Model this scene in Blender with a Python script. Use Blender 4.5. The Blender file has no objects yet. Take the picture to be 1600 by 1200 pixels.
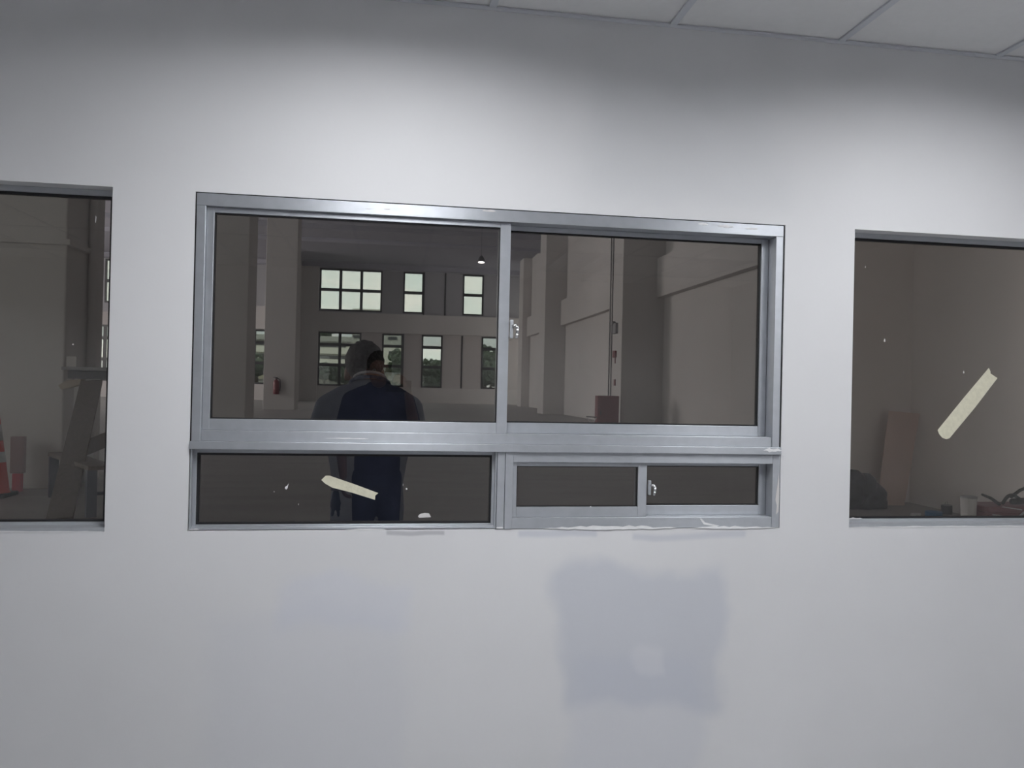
import bpy, bmesh, math, random
from mathutils import Vector, Matrix
random.seed(7)
S = bpy.context.scene
COL = S.collection
PI = math.pi

# ------------------------------------------------------------------ helpers
class B:
    """collects shapes into one bmesh"""
    def __init__(s): s.m = bmesh.new()
    def box(s, x0, x1, y0, y1, z0, z1, rz=0.0, c=None):
        r = bmesh.ops.create_cube(s.m, size=1.0)
        M = Matrix.Translation(((x0+x1)/2, (y0+y1)/2, (z0+z1)/2)) @ Matrix.Diagonal((abs(x1-x0), abs(y1-y0), abs(z1-z0), 1))
        bmesh.ops.transform(s.m, matrix=M, verts=r['verts'])
        if rz:
            bmesh.ops.rotate(s.m, cent=c or ((x0+x1)/2, (y0+y1)/2, (z0+z1)/2), matrix=Matrix.Rotation(rz, 3, 'Z'), verts=r['verts'])
        return s
    def cyl(s, p0, p1, r0, r1=None, n=20, cap=True):
        p0, p1 = Vector(p0), Vector(p1); d = p1-p0
        r = bmesh.ops.create_cone(s.m, cap_ends=cap, segments=n, radius1=r0, radius2=r0 if r1 is None else r1, depth=d.length)
        M = Matrix.Translation((p0+p1)/2) @ d.to_track_quat('Z', 'Y').to_matrix().to_4x4()
        bmesh.ops.transform(s.m, matrix=M, verts=r['verts'])
        return s
    def ell(s, c, rx, ry, rz, rot=None, n=20):
        r = bmesh.ops.create_uvsphere(s.m, u_segments=n, v_segments=max(8, n//2+2), radius=1)
        M = Matrix.Translation(c) @ (rot.to_4x4() if rot else Matrix.Identity(4)) @ Matrix.Diagonal((rx, ry, rz, 1))
        bmesh.ops.transform(s.m, matrix=M, verts=r['verts'])
        return s
    def cap(s, pts, n=14):
        """tapered capsule chain: [(p, r), ...]"""
        for (p, r) in pts: s.ell(p, r, r, r, n=n)
        for (p, r), (q, t) in zip(pts, pts[1:]):
            if (Vector(q)-Vector(p)).length > 1e-4: s.cyl(p, q, r, t, n=n)
        return s
    def loft(s, rings, n=28):
        """closed loft of ellipses: (x, y, z, rx, ry)"""
        loops = []
        for (x, y, z, rx, ry) in rings:
            loops.append([s.m.verts.new((x+rx*math.cos(a), y+ry*math.sin(a), z)) for a in [2*PI*k/n for k in range(n)]])
        for a, b in zip(loops, loops[1:]):
            for k in range(n): s.m.faces.new((a[k], a[(k+1) % n], b[(k+1) % n], b[k]))
        s.m.faces.new(loops[0][::-1]); s.m.faces.new(loops[-1])
        return s
    def lathe(s, prof, c, n=28):
        """prof: [(r, z)], about Z through c"""
        return s.loft([(c[0], c[1], c[2]+z, max(r, 1e-3), max(r, 1e-3)) for r, z in prof], n)
    def prism(s, pts, d):
        """polygon pts (3D, planar) extruded by vector d"""
        d = Vector(d)
        a = [s.m.verts.new(p) for p in pts]; b = [s.m.verts.new(Vector(p)+d) for p in pts]
        s.m.faces.new(a); s.m.faces.new(b[::-1]); n = len(pts)
        for k in range(n): s.m.faces.new((a[k], b[k], b[(k+1) % n], a[(k+1) % n]))
        return s
    def tube(s, path, r, n=10):
        return s.cap([(p, r) for p in path], n=n)
    def obj(s, name, mat, parent=None, smooth=False, bevel=0.0, loc=None):
        bmesh.ops.recalc_face_normals(s.m, faces=s.m.faces[:])
        me = bpy.data.meshes.new(name); s.m.to_mesh(me); s.m.free()
        me.materials.append(mat)
        if smooth:
            for p in me.polygons: p.use_smooth = True
        o = bpy.data.objects.new(name, me); COL.objects.link(o)
        if bevel:
            b = o.modifiers.new('bevel', 'BEVEL'); b.width = bevel; b.segments = 2; b.limit_method = 'ANGLE'
        if parent is not None:
            o.parent = parent
            o.matrix_parent_inverse = parent.matrix_basis.inverted()
        return o

def empty(name, loc=(0, 0, 0)):
    o = bpy.data.objects.new(name, None); COL.objects.link(o); o.location = loc; o.empty_display_size = 0.1
    return o
def tag(o, label, cat, group=None):
    o['label'] = label; o['category'] = cat
    if group: o['group'] = group
    return o
def thing(name, label, cat, loc=(0, 0, 0), group=None): return tag(empty(name, loc), label, cat, group)
def struct(o, label=None, cat=None):
    o['kind'] = 'structure'
    if label: o['label'] = label
    if cat: o['category'] = cat
    return o
def remesh(o, v, it=6):
    m = o.modifiers.new('remesh', 'REMESH'); m.mode = 'VOXEL'; m.voxel_size = v; m.use_smooth_shade = True
    k = o.modifiers.new('smooth', 'SMOOTH'); k.iterations = it; k.factor = 0.5
    return o
def grid_wall(x0, x1, z0, z1, y0, y1, holes, axis='Y'):
    """wall slab with rectangular holes (a0, a1, z0, z1); axis Y: spans X; axis X: spans Y"""
    b = B(); xs = sorted({x0, x1, *[v for h in holes for v in h[:2]]}); zs = sorted({z0, z1, *[v for h in holes for v in h[2:]]})
    xs = [v for v in xs if x0 <= v <= x1]; zs = [v for v in zs if z0 <= v <= z1]
    def solid(i, k):
        if not (0 <= i < len(xs)-1 and 0 <= k < len(zs)-1): return False
        cx, cz = (xs[i]+xs[i+1])/2, (zs[k]+zs[k+1])/2
        return not any(h[0] < cx < h[1] and h[2] < cz < h[3] for h in holes)
    V = {}
    def v(x, y, z):
        key = (x, y, z)
        if key not in V: V[key] = b.m.verts.new((x, y, z) if axis == 'Y' else (y, x, z))
        return V[key]
    def f(*q): b.m.faces.new([v(*p) for p in q])
    for i in range(len(xs)-1):
        for k in range(len(zs)-1):
            if not solid(i, k): continue
            a, c, d, e = xs[i], xs[i+1], zs[k], zs[k+1]
            f((a, y0, d), (c, y0, d), (c, y0, e), (a, y0, e)); f((a, y1, d), (a, y1, e), (c, y1, e), (c, y1, d))
            if not solid(i-1, k): f((a, y0, d), (a, y0, e), (a, y1, e), (a, y1, d))
            if not solid(i+1, k): f((c, y0, d), (c, y1, d), (c, y1, e), (c, y0, e))
            if not solid(i, k-1): f((a, y0, d), (a, y1, d), (c, y1, d), (c, y0, d))
            if not solid(i, k+1): f((a, y0, e), (c, y0, e), (c, y1, e), (a, y1, e))
    return b
def frame_box(b, x0, x1, z0, z1, y0, y1, l, r, bt, t):
    """rectangular frame of four bars, bar widths l, r, bt, t"""
    b.box(x0, x0+l, y0, y1, z0, z1); b.box(x1-r, x1, y0, y1, z0, z1)
    b.box(x0+l, x1-r, y0, y1, z0, z0+bt); b.box(x0+l, x1-r, y0, y1, z1-t, z1)
    return b

# ------------------------------------------------------------------ materials
def mat(name, col, rough=0.6, metal=0.0, var=0.0, scale=8.0, bump=0.0, spec=0.5, stretch=None):
    m = bpy.data.materials.new(name); m.use_nodes = True; nt = m.node_tree; N = nt.nodes; L = nt.links
    p = N['Principled BSDF']; p.inputs['Roughness'].default_value = rough; p.inputs['Metallic'].default_value = metal
    p.inputs['Specular IOR Level'].default_value = spec
    p.inputs['Base Color'].default_value = (*col, 1)
    if var or bump:
        tc = N.new('ShaderNodeTexCoord'); mp = N.new('ShaderNodeMapping'); L.new(tc.outputs['Object'], mp.inputs['Vector'])
        if stretch: mp.inputs['Scale'].default_value = stretch
        no = N.new('ShaderNodeTexNoise'); no.inputs['Scale'].default_value = scale; no.inputs['Detail'].default_value = 5
        L.new(mp.outputs[0], no.inputs['Vector'])
        if var:
            r = N.new('ShaderNodeValToRGB')
            r.color_ramp.elements[0].position = 0.3; r.color_ramp.elements[1].position = 0.7
            r.color_ramp.elements[0].color = (*[c*(1-var) for c in col], 1); r.color_ramp.elements[1].color = (*[min(1, c*(1+var)) for c in col], 1)
            L.new(no.outputs['Fac'], r.inputs['Fac']); L.new(r.outputs['Color'], p.inputs['Base Color'])
        if bump:
            bp = N.new('ShaderNodeBump'); bp.inputs['Strength'].default_value = bump; bp.inputs['Distance'].default_value = 0.01
            L.new(no.outputs['Fac'], bp.inputs['Height']); L.new(bp.outputs['Normal'], p.inputs['Normal'])
    return m
def glass(name, tint, ior=1.5):
    m = bpy.data.materials.new(name); m.use_nodes = True; nt = m.node_tree; N = nt.nodes; L = nt.links
    N.clear(); o = N.new('ShaderNodeOutputMaterial'); mx = N.new('ShaderNodeMixShader'); t = N.new('ShaderNodeBsdfTransparent'); g = N.new('ShaderNodeBsdfGlossy')
    fr = N.new('ShaderNodeFresnel'); ge = N.new('ShaderNodeNewGeometry'); mr = N.new('ShaderNodeMapRange')   # same index entering and leaving: the thin pane does not bend the ray
    mr.inputs['To Min'].default_value = ior; mr.inputs['To Max'].default_value = 1/ior; L.new(ge.outputs['Backfacing'], mr.inputs['Value']); L.new(mr.outputs[0], fr.inputs['IOR'])
    t.inputs['Color'].default_value = (*tint, 1); g.inputs['Roughness'].default_value = 0.0; g.inputs['Color'].default_value = (1, 1, 1, 1)
    L.new(fr.outputs[0], mx.inputs[0]); L.new(t.outputs[0], mx.inputs[1]); L.new(g.outputs[0], mx.inputs[2]); L.new(mx.outputs[0], o.inputs['Surface'])
    return m
def emis(name, col, st):
    m = bpy.data.materials.new(name); m.use_nodes = True; nt = m.node_tree; N = nt.nodes; N.clear()
    o = N.new('ShaderNodeOutputMaterial'); e = N.new('ShaderNodeEmission'); e.inputs['Color'].default_value = (*col, 1); e.inputs['Strength'].default_value = st
    nt.links.new(e.outputs[0], o.inputs['Surface']); return m

def painted_wall():
    """white emulsion with brush mottling and bluish skim-coat repair patches of their own shape, plus one patch of painted shade"""
    m = bpy.data.materials.new('painted_wall'); m.use_nodes = True; nt = m.node_tree; N = nt.nodes; L = nt.links
    p = N['Principled BSDF']; p.inputs['Roughness'].default_value = 0.55; p.inputs['Specular IOR Level'].default_value = 0.3
    tc = N.new('ShaderNodeTexCoord')
    n0 = N.new('ShaderNodeTexNoise'); n0.inputs['Scale'].default_value = 3.0; n0.inputs['Detail'].default_value = 3
    L.new(tc.outputs['Object'], n0.inputs['Vector'])
    sub = N.new('ShaderNodeVectorMath'); sub.operation = 'SUBTRACT'; sub.inputs[1].default_value = (.5, .5, .5); L.new(n0.outputs['Color'], sub.inputs[0])
    sc = N.new('ShaderNodeVectorMath'); sc.operation = 'SCALE'; sc.inputs['Scale'].default_value = 0.24; L.new(sub.outputs[0], sc.inputs[0])
    ad = N.new('ShaderNodeVectorMath'); ad.operation = 'ADD'; L.new(tc.outputs['Object'], ad.inputs[0]); L.new(sc.outputs[0], ad.inputs[1])
    sx = N.new('ShaderNodeSeparateXYZ'); L.new(ad.outputs[0], sx.inputs[0])
    sc2 = N.new('ShaderNodeVectorMath'); sc2.operation = 'SCALE'; sc2.inputs['Scale'].default_value = 0.05; L.new(sub.outputs[0], sc2.inputs[0])
    ad2 = N.new('ShaderNodeVectorMath'); ad2.operation = 'ADD'; L.new(tc.outputs['Object'], ad2.inputs[0]); L.new(sc2.outputs[0], ad2.inputs[1])
    sx2 = N.new('ShaderNodeSeparateXYZ'); L.new(ad2.outputs[0], sx2.inputs[0])
    def edge(sock, a, w, up):
        r = N.new('ShaderNodeMapRange'); r.interpolation_type = 'SMOOTHSTEP'
        r.inputs['From Min'].default_value = a-w; r.inputs['From Max'].default_value = a+w
        r.inputs['To Min'].default_value = 0 if up else 1; r.inputs['To Max'].default_value = 1 if up else 0
        L.new(sock, r.inputs['Value']); return r.outputs[0]
    def mul(a, b):
        k = N.new('ShaderNodeMath'); k.operation = 'MULTIPLY'; L.new(a, k.inputs[0])
        if isinstance(b, float): k.inputs[1].default_value = b
        else: L.new(b, k.inputs[1])
        return k.outputs[0]
    def rect(x0, x1, z0, z1, w, amt):
        q = sx2 if z1-z0 < .05 else sx        # thin smears keep close to the frame, big patches have wandering edges
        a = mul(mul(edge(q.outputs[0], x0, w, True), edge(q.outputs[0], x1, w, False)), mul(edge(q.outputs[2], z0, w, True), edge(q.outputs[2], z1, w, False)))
        return mul(a, amt)
    base = (0.70, 0.70, 0.715)
    cur = None
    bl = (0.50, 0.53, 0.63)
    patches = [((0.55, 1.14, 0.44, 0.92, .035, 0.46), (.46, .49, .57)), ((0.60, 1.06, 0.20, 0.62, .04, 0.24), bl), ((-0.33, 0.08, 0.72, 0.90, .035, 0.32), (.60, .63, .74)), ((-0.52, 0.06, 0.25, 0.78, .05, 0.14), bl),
               ((0.80, 0.92, 0.55, 0.65, .02, 0.35), (0.72, 0.72, 0.75)), ((0.42, 0.68, 1.015, 1.034, .008, 0.45), (0.42, 0.45, 0.53)), ((0.80, 1.20, 1.012, 1.032, .008, 0.40), (0.42, 0.45, 0.53)), ((0.0, 0.18, 1.028, 1.042, .004, 0.5), (0.3, 0.3, 0.33)), ((0.60, 1.30, 2.12, 2.55, .08, 0.12), (0.42, 0.46, 0.5))]  # last patch is painted shade between the lamp pools
    n1 = N.new('ShaderNodeTexNoise'); n1.inputs['Scale'].default_value = 1.3; n1.inputs['Detail'].default_value = 4; L.new(tc.outputs['Object'], n1.inputs['Vector'])
    r = N.new('ShaderNodeValToRGB'); L.new(n1.outputs['Fac'], r.inputs['Fac'])
    r.color_ramp.elements[0].position = .3; r.color_ramp.elements[1].position = .7
    r.color_ramp.elements[0].color = (*[c*.96 for c in base], 1); r.color_ramp.elements[1].color = (*[c*1.03 for c in base], 1)
    cur = r.outputs['Color']
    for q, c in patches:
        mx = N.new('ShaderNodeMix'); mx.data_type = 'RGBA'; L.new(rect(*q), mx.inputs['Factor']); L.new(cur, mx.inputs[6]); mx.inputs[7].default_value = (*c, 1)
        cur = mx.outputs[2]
    L.new(cur, p.inputs['Base Color'])
    n2 = N.new('ShaderNodeTexNoise'); n2.inputs['Scale'].default_value = 60; n2.inputs['Detail'].default_value = 4; L.new(tc.outputs['Object'], n2.inputs['Vector'])
    bp = N.new('ShaderNodeBump'); bp.inputs['Strength'].default_value = .06; bp.inputs['Distance'].default_value = .004; L.new(n2.outputs['Fac'], bp.inputs['Height']); L.new(bp.outputs[0], p.inputs['Normal'])
    return m

def brushed(name, col, rough, metal):
    """extruded aluminium, brushed along the rails (world X)"""
    m = mat(name, col, rough, metal, var=.04, scale=30); nt = m.node_tree; p = nt.nodes['Principled BSDF']
    p.inputs['Anisotropic'].default_value = .8
    c = nt.nodes.new('ShaderNodeCombineXYZ'); c.inputs[0].default_value = 1.0; c.inputs[2].default_value = .04; p.inputs['Anisotropic Rotation'].default_value = .25
    nt.links.new(c.outputs[0], p.inputs['Tangent']); return m

M = dict(
    wall=painted_wall(),
    office=mat('office_wall_paint', (.74, .74, .75), .6, var=.03, scale=2),
    tile=mat('ceiling_tile', (.74, .74, .745), .85, var=.015, scale=40, bump=.05),
    tbar=mat('ceiling_grid_metal', (.58, .60, .64), .5),
    ofloor=mat('office_floor_screed', (.43, .43, .435), .7, var=.1, scale=3),
    alu=brushed('aluminium', (.45, .47, .505), .44, .62),
    alu2=mat('aluminium_dull', (.48, .50, .53), .45, .5, var=.04, scale=20),
    gasket=mat('black_rubber_gasket', (.012, .012, .014), .5),
    chrome=mat('chrome', (.75, .75, .76), .18, 1.0),
    tape=mat('masking_tape', (.66, .635, .50), .75, var=.06, scale=60, bump=.15),
    filler=mat('white_filler', (.78, .78, .79), .8, var=.05, scale=40, bump=.2),
    smear=mat('grey_paint_smear', (.62, .60, .59), .8),
    glass=glass('tinted_glass', (.668, .655, .648), 1.68),
    glass_far=glass('grey_green_glass', (.70, .73, .73)),
    glass_clear=glass('clear_glass', (.95, .98, .96)),
    hall=mat('hall_plaster', (.62, .595, .585), .8, var=.03, scale=.7),
    hallc=mat('hall_ceiling_paint', (.36, .36, .41), .85, var=.03, scale=.5),
    panel=mat('hall_brown_panel', (.55, .515, .505), .7, var=.02, scale=1),
    shaded_panel=mat('hall_shaded_panel', (.40, .40, .42), .7, var=.02, scale=1),  # upper far wall darkened in its colour for light falling off with height
    lit_plaster=mat('lit_hall_plaster', (.80, .74, .72), .8, var=.02, scale=.7),  # hall plaster lightened in its colour where too little light reaches
    joint=mat('dark_joint', (.06, .06, .065), .7),
    hfloor=mat('hall_concrete_floor', (.31, .295, .28), .55, var=.12, scale=.8, stretch=(.6, 3, 1)),
    black_frame=mat('black_window_metal', (.03, .03, .034), .4),
    red=mat('red_enamel', (.42, .035, .03), .4),
    dred=mat('dark_red_enamel', (.20, .045, .055), .45, var=.06, scale=3),
    orange=mat('cone_orange', (.80, .055, .035), .5),
    white=mat('reflective_white', (.62, .62, .62), .4),
    rubber=mat('black_rubber', (.02, .02, .022), .6),
    mauve=mat('mauve_plastic', (.33, .23, .235), .5),
    redplastic=mat('red_plastic', (.55, .045, .075), .45),
    wood=mat('weathered_plank', (.15, .125, .105), .8, var=.25, scale=6, bump=.3, stretch=(6, 6, .5)),
    ply=mat('brown_board', (.70, .54, .48), .75, var=.06, scale=4),
    palewood=mat('pale_timber', (.42, .35, .27), .75, var=.12, scale=8),
    steel=mat('blue_grey_steel', (.07, .085, .115), .5, .3),
    bag=mat('black_plastic_bag', (.012, .013, .016), .32, bump=.5, scale=14),
    blue=mat('blue_plastic', (.02, .17, .36), .45),
    dark=mat('dark_grey_plastic', (.05, .05, .06), .5),
    grey=mat('grey_plastic', (.30, .30, .31), .5),
    shirt=mat('navy_shirt', (.062, .08, .13), .85, var=.15, scale=14, bump=.2),
    shirt2=mat('dark_navy_polo', (.012, .016, .050), .85, var=.15, scale=14, bump=.2),
    trouser=mat('navy_trousers', (.022, .032, .075), .85, var=.1, scale=20),
    collar=mat('pale_collar', (.45, .45, .47), .8),
    skin=mat('skin', (.24, .14, .105), .55, var=.05, scale=20),
    hair=mat('black_hair', (.014, .013, .014), .65, var=.5, bump=1.0, scale=90),
    shoe=mat('black_shoe', (.015, .015, .015), .45),
    glove=mat('dark_work_glove', (.012, .018, .035), .8, bump=.3, scale=30),
    glovecuff=mat('grey_glove_cuff', (.20, .18, .18), .8),
    phone=mat('phone_black', (.01, .01, .012), .2),
    eye=mat('eye_white', (.6, .6, .58), .3),
    leaf=mat('tree_leaf', (.055, .085, .05), .8, var=.5, scale=2.5),
    bark=mat('tree_bark', (.08, .06, .045), .9),
    bld=mat('white_render', (.70, .69, .63), .8, var=.03, scale=.3),
    bld2=mat('cream_render', (.66, .60, .44), .8),
    bwin=mat('dark_window_band', (.06, .065, .07), .3),
    ground=mat('outside_ground', (.13, .14, .12), .9, var=.2, scale=.2),
    lamp=emis('lamp_white', (1, 1, 1), 9.0),
    tubewhite=emis('tube_white', (1, 1, 1), 3.5),
    louvre=mat('louvre_aluminium', (.55, .56, .58), .3, .8),
)

# ------------------------------------------------------------------ office shell  (wall face y = 0, camera side is -y)
ZC = 2.706
OX0, OX1, OY = -4.5, 3.8965, -6.0
# window openings in the front wall: (x0, x1, z0, z1)
WMAIN = (-0.594, 1.315, 1.045, 2.072); WL = (-2.45, -0.829, 1.045, 2.072); WR = (1.571, 3.20, 1.045, 2.072)
struct(grid_wall(OX0-.12, OX1+.12, 0, 3.0, 0, .12, [WMAIN, WL, WR]).obj('wall_front', M['wall']), 'white painted partition wall with three glazed openings', 'wall')
struct(B().box(OX0-.12, OX1+.12, OY-.12, OY, 0, 3.0).obj('wall_back', M['office']))
struct(B().box(OX0-.12, OX0, OY, 0, 0, 3.0).obj('wall_left', M['office']))
struct(B().box(OX1, OX1+.12, OY, 0, 0, 3.0).obj('wall_right', M['office']))
struct(B().box(OX0-.12, OX1+.12, OY-.12, .0, -.1, 0).obj('floor', M['ofloor']))
# suspended ceiling: tiles 0.6 x 1.2 on a T grid
xs = [.2965+.6*k for k in range(-8, 9)]; xs = [OX0]+[x for x in xs if OX0+.05 < x < OX1-.05]+[OX1]
ys = [0, -.6, -1.8, -3.0, -4.2, -5.4, OY]
fix_cells = [(0, 1), (3, 1), (3, 4), (-6, 4), (5, 4), (-6, 1)]  # last three cells are added unseen fixtures for ambient light
def cellx(k): return (-.3035+.6*k, .2965+.6*k)
fixs = []
b = B()
for i in range(len(xs)-1):
    for j in range(len(ys)-1):
        cx, cy = (xs[i]+xs[i+1])/2, (ys[j]+ys[j+1])/2
        isf = any(abs(cx-sum(cellx(k))/2) < .05 and j == r for k, r in fix_cells)
        if isf:
            fixs.append((xs[i], xs[i+1], ys[j+1], ys[j])); continue
        b.box(xs[i]+.004, xs[i+1]-.004, ys[j+1]+.004, ys[j]-.004, ZC+.007, ZC+.022)
ceil = struct(b.obj('ceiling', M['tile']), 'white suspended ceiling tiles in a metal grid', 'ceiling')
b = B()
for x in xs[1:-1]: b.box(x-.012, x+.012, OY, 0, ZC, ZC+.006); 
for y in ys[1:-1]: b.box(OX0, OX1, y-.012, y+.012, ZC+.0005, ZC+.0062)
for x in xs[1:-1]: b.box(x-.0015, x+.0015, OY, 0, ZC+.006, ZC+.035)
b.obj('ceiling_grid', M['tbar'], ceil)
struct(B().box(OX0, OX1, OY-.12, .12, ZC+.20, ZC+.30).obj('ceiling_slab', M['hallc']))
b = B().box(OX0, OX1, -.020, -.0005, ZC-.0005, ZC+.005).box(OX0, OX1, -.0035, -.0005, ZC, ZC+.022)
struct(b.obj('trim_1', M['tbar']), 'metal wall angle along the ceiling edge', 'trim')

def troffer(x0, x1, y0, y1, label):
    cx, cy = (x0+x1)/2, (y0+y1)/2
    t = thing('ceiling_light', label, 'ceiling light', (cx, cy, ZC+.0), 'recessed louvre ceiling lights')
    b = B(); frame_box_h(b, x0+.006, x1-.006, y0+.006, y1-.006, ZC+.0065, ZC+.016, .022)
    b.box(x0+.01, x1-.01, y0+.01, y1-.01, ZC+.112, ZC+.118)
    for s in (x0+.012, x1-.016): b.box(s, s+.004, y0+.01, y1-.01, ZC+.01, ZC+.115)
    for s in (y0+.012, y1-.016): b.box(x0+.01, x1-.01, s, s+.004, ZC+.01, ZC+.115)
    b.obj('housing', M['alu2'], t)
    for k in range(3):
        x = x0+.12+.18*k
        B().cyl((x, y0+.04, ZC+.085), (x, y1-.04, ZC+.085), .013, n=12).obj('tube', M['tubewhite'], t, smooth=True)
    b = B()
    for k in range(1, 14): b.box(x0+.02, x1-.02, y0+k*(y1-y0)/14-.001, y0+k*(y1-y0)/14+.001, ZC+.012, ZC+.058)
    for k in range(1, 3): b.box(x0+.03+.18*k-.0015, x0+.03+.18*k+.0015, y0+.02, y1-.02, ZC+.012, ZC+.058)
    b.obj('louvre', M['louvre'], t)
    return cx, cy
def frame_box_h(b, x0, x1, y0, y1, z0, z1, w):
    b.box(x0, x0+w, y0, y1, z0, z1); b.box(x1-w, x1, y0, y1, z0, z1); b.box(x0+w, x1-w, y0, y0+w, z0, z1); b.box(x0+w, x1-w, y1-w, y1, z0, z1)
def area(name, loc, rot, sx, sy, power, col=(1, 1, 1), spread=180):
    l = bpy.data.lights.new(name, 'AREA'); l.shape = 'RECTANGLE'; l.size = sx; l.size_y = sy; l.energy = power; l.color = col; l.spread = math.radians(spread)
    o = bpy.data.objects.new(name, l); COL.objects.link(o); o.location = loc; o.rotation_euler = rot
    return o
LABS = {(0, 1): 'recessed louvre ceiling light above the middle window', (3, 1): 'recessed louvre ceiling light above the right-hand pane',
        (3, 4): 'recessed louvre ceiling light at the back of the office, mirrored in the sliding window', (-6, 4): 'recessed louvre ceiling light in the back corner by the end wall',
        (5, 4): 'recessed louvre ceiling light in the back corner beyond the mirrored person', (-6, 1): 'recessed louvre ceiling light near the end wall and far pane'}
PW = {(0, 1): 30, (3, 1): 24, (3, 4): 14, (-6, 4): 15, (5, 4): 4, (-6, 1): 1}
for f in fixs:
    key = min(LABS, key=lambda q: abs(sum(cellx(q[0]))/2-(f[0]+f[1])/2)+abs(-(.6+1.2*q[1]-.6)-(f[2]+f[3])/2))
    cx, cy = troffer(*f, LABS[key])
    area('troffer_lamp', (cx, cy, ZC+.004), (0, 0, 0), .52, 1.1, PW[key], (.965, .98, 1.0), 118 if key[1] == 4 else 165)

# ------------------------------------------------------------------ windows in the partition
def pane(x0, x1, z0, z1, y, parent, m='glass', t=.006):
    return B().box(x0, x1, y, y+t, z0, z1).obj('pane', M[m], parent)
def gasket(x0, x1, z0, z1, y0, y1, w, parent, wt=None):
    b = B(); frame_box(b, x0, x1, z0, z1, y0, y1, w, w, w, wt or w); return b.obj('gasket', M['gasket'], parent)
def blob_poly(pts, y, t, name, m, parent):
    return B().prism([(x, y, z) for x, z in pts], (0, -t, 0)).obj(name, M[m], parent)
def ragged(x0, x1, z, h0, h1, n, seed):
    r = random.Random(seed); top = [(x0+(x1-x0)*k/n, z+r.uniform(h0, h1)*(math.sin(PI*k/n)**.5)) for k in range(n+1)]
    bot = [(x1-(x1-x0)*k/n, z-r.uniform(h0, h1)*.6*(math.sin(PI*k/n)**.5)) for k in range(1, n)]
    return top+bot

# upper sliding window
w1 = struct(empty('window_1', (.36, 0, 1.3)), 'wide upper aluminium sliding window in the middle opening', 'window')
b = B()
b.box(-.589, 1.307, -.004, .09, 2.031, 2.068)                 # head
b.box(-.589, -.5625, -.003, .09, 1.318, 2.031)                # left jamb
b.box(1.281, 1.307, -.003, .09, 1.318, 2.031)                 # right jamb
b.box(-.5625, 1.281, .002, .09, 1.318, 1.3505)                # bottom track
b.obj('window_frame', M['alu'], w1, bevel=.0012)
B().box(-.592, 1.311, -.012, .09, 1.2935, 1.3178).obj('transom', M['alu'], w1, bevel=.0015)
b = B(); frame_box(b, -.594, 1.315, 1.2935, 2.072, .004, .012, .005, .008, .001, .004); b.obj('seal_gap', M['gasket'], w1)
s = empty('sash'); s.parent = w1; s.location = (0, 0, 0); s.matrix_parent_inverse = w1.matrix_basis.inverted()
b = B(); frame_box(b, -.562, .3745, 1.351, 2.030, .010, .038, .022, .0335, .0345, .0155); b.obj('sash_frame', M['alu'], s, bevel=.0012)
gasket(-.5400, .3410, 1.3855, 2.0145, .016, .030, .0035, s); pane(-.537, .338, 1.389, 2.011, .020, s)
s = empty('sash'); s.parent = w1; s.matrix_parent_inverse = w1.matrix_basis.inverted()
b = B(); frame_box(b, .342, 1.279, 1.351, 2.030, .046, .074, .0335, .0255, .0345, .0155); b.obj('sash_frame', M['alu'], s, bevel=.0012)
gasket(.3755, 1.2535, 1.3855, 2.0145, .052, .066, .0045, s); pane(.379, 1.250, 1.389, 2.011, .056, s)
def latch(x, z, parent, s=1.0):
    l = empty('latch'); l.parent = parent; l.matrix_parent_inverse = parent.matrix_basis.inverted()
    B().box(x-.007*s, x+.004*s, -.001, .012, z-.028*s, z+.032*s).obj('latch_plate', M['alu2'], l, bevel=.002)
    b = B(); pts = [(x+.002*s, -.004, z+.012*s), (x+.010*s, -.010, z+.013*s), (x+.016*s, -.012, z+.004*s), (x+.015*s, -.012, z-.012*s), (x+.013*s, -.010, z-.024*s)]
    b.cap([(pts[0], .005*s), (pts[1], .006*s), (pts[2], .006*s), (pts[3], .005*s), (pts[4], .0055*s)], n=10)
    b.obj('latch_lever', M['chrome'], l, smooth=True)
latch(.384, 1.686, w1)
# paint and putty marks on the sliding window
for k, (x, z, r) in enumerate([(-.02, 2.05, .010), (-.08, 2.047, .006), (.30, 2.062, .022), (1.10, 2.055, .03), (1.19, 2.052, .024), (1.02, 2.058, .02)]):
    blob_poly(ragged(x-r, x+r, z, r*.1, r*.28, 7, k), -.0041, .0006, 'filler_smear', 'filler' if k > 2 else 'smear', w1)
blob_poly(ragged(1.245, 1.312, 1.308, .003, .012, 9, 31), -.0121, .0008, 'filler_smear', 'filler', w1)
blob_poly(ragged(-.20, -.06, 1.330, .0008, .0025, 9, 32), .0019, .0006, 'filler_smear', 'filler', w1)


# lower fixed light
w2 = struct(empty('window_2', (-.12, 0, 1.05)), 'long low fixed pane under the left sliding sash', 'window')
b = B(); frame_box(b, -.5915, .3445, 1.0475, 1.2933, .024, .085, .014, .013, .0125, .013); b.box(-.5915, -.5865, 0.001, .024, 1.0475, 1.2933); b.box(.3395, .3445, .001, .024, 1.0475, 1.2933)
b.box(-.5865, .3395, .006, .024, 1.0475, 1.055)
b.obj('window_frame', M['alu'], w2, bevel=.0012)
gasket(-.5775, .3315, 1.0600, 1.2803, .030, .044, .0062, w2, .0075); p2 = pane(-.573, .327, 1.064, 1.276, .036, w2)
yp = .0359
blob_poly([(-.3165, 1.170), (-.312, 1.1665), (-.308, 1.171), (-.3075, 1.176), (-.305, 1.187), (-.3095, 1.1785), (-.3155, 1.1755)], yp, .0006, 'paint_spot', 'filler', p2)
blob_poly([(.098, 1.082), (.104, 1.089), (.119, 1.0925), (.133, 1.091), (.140, 1.079), (.102, 1.0775)], yp, .0006, 'paint_spot', 'smear', p2)
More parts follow.
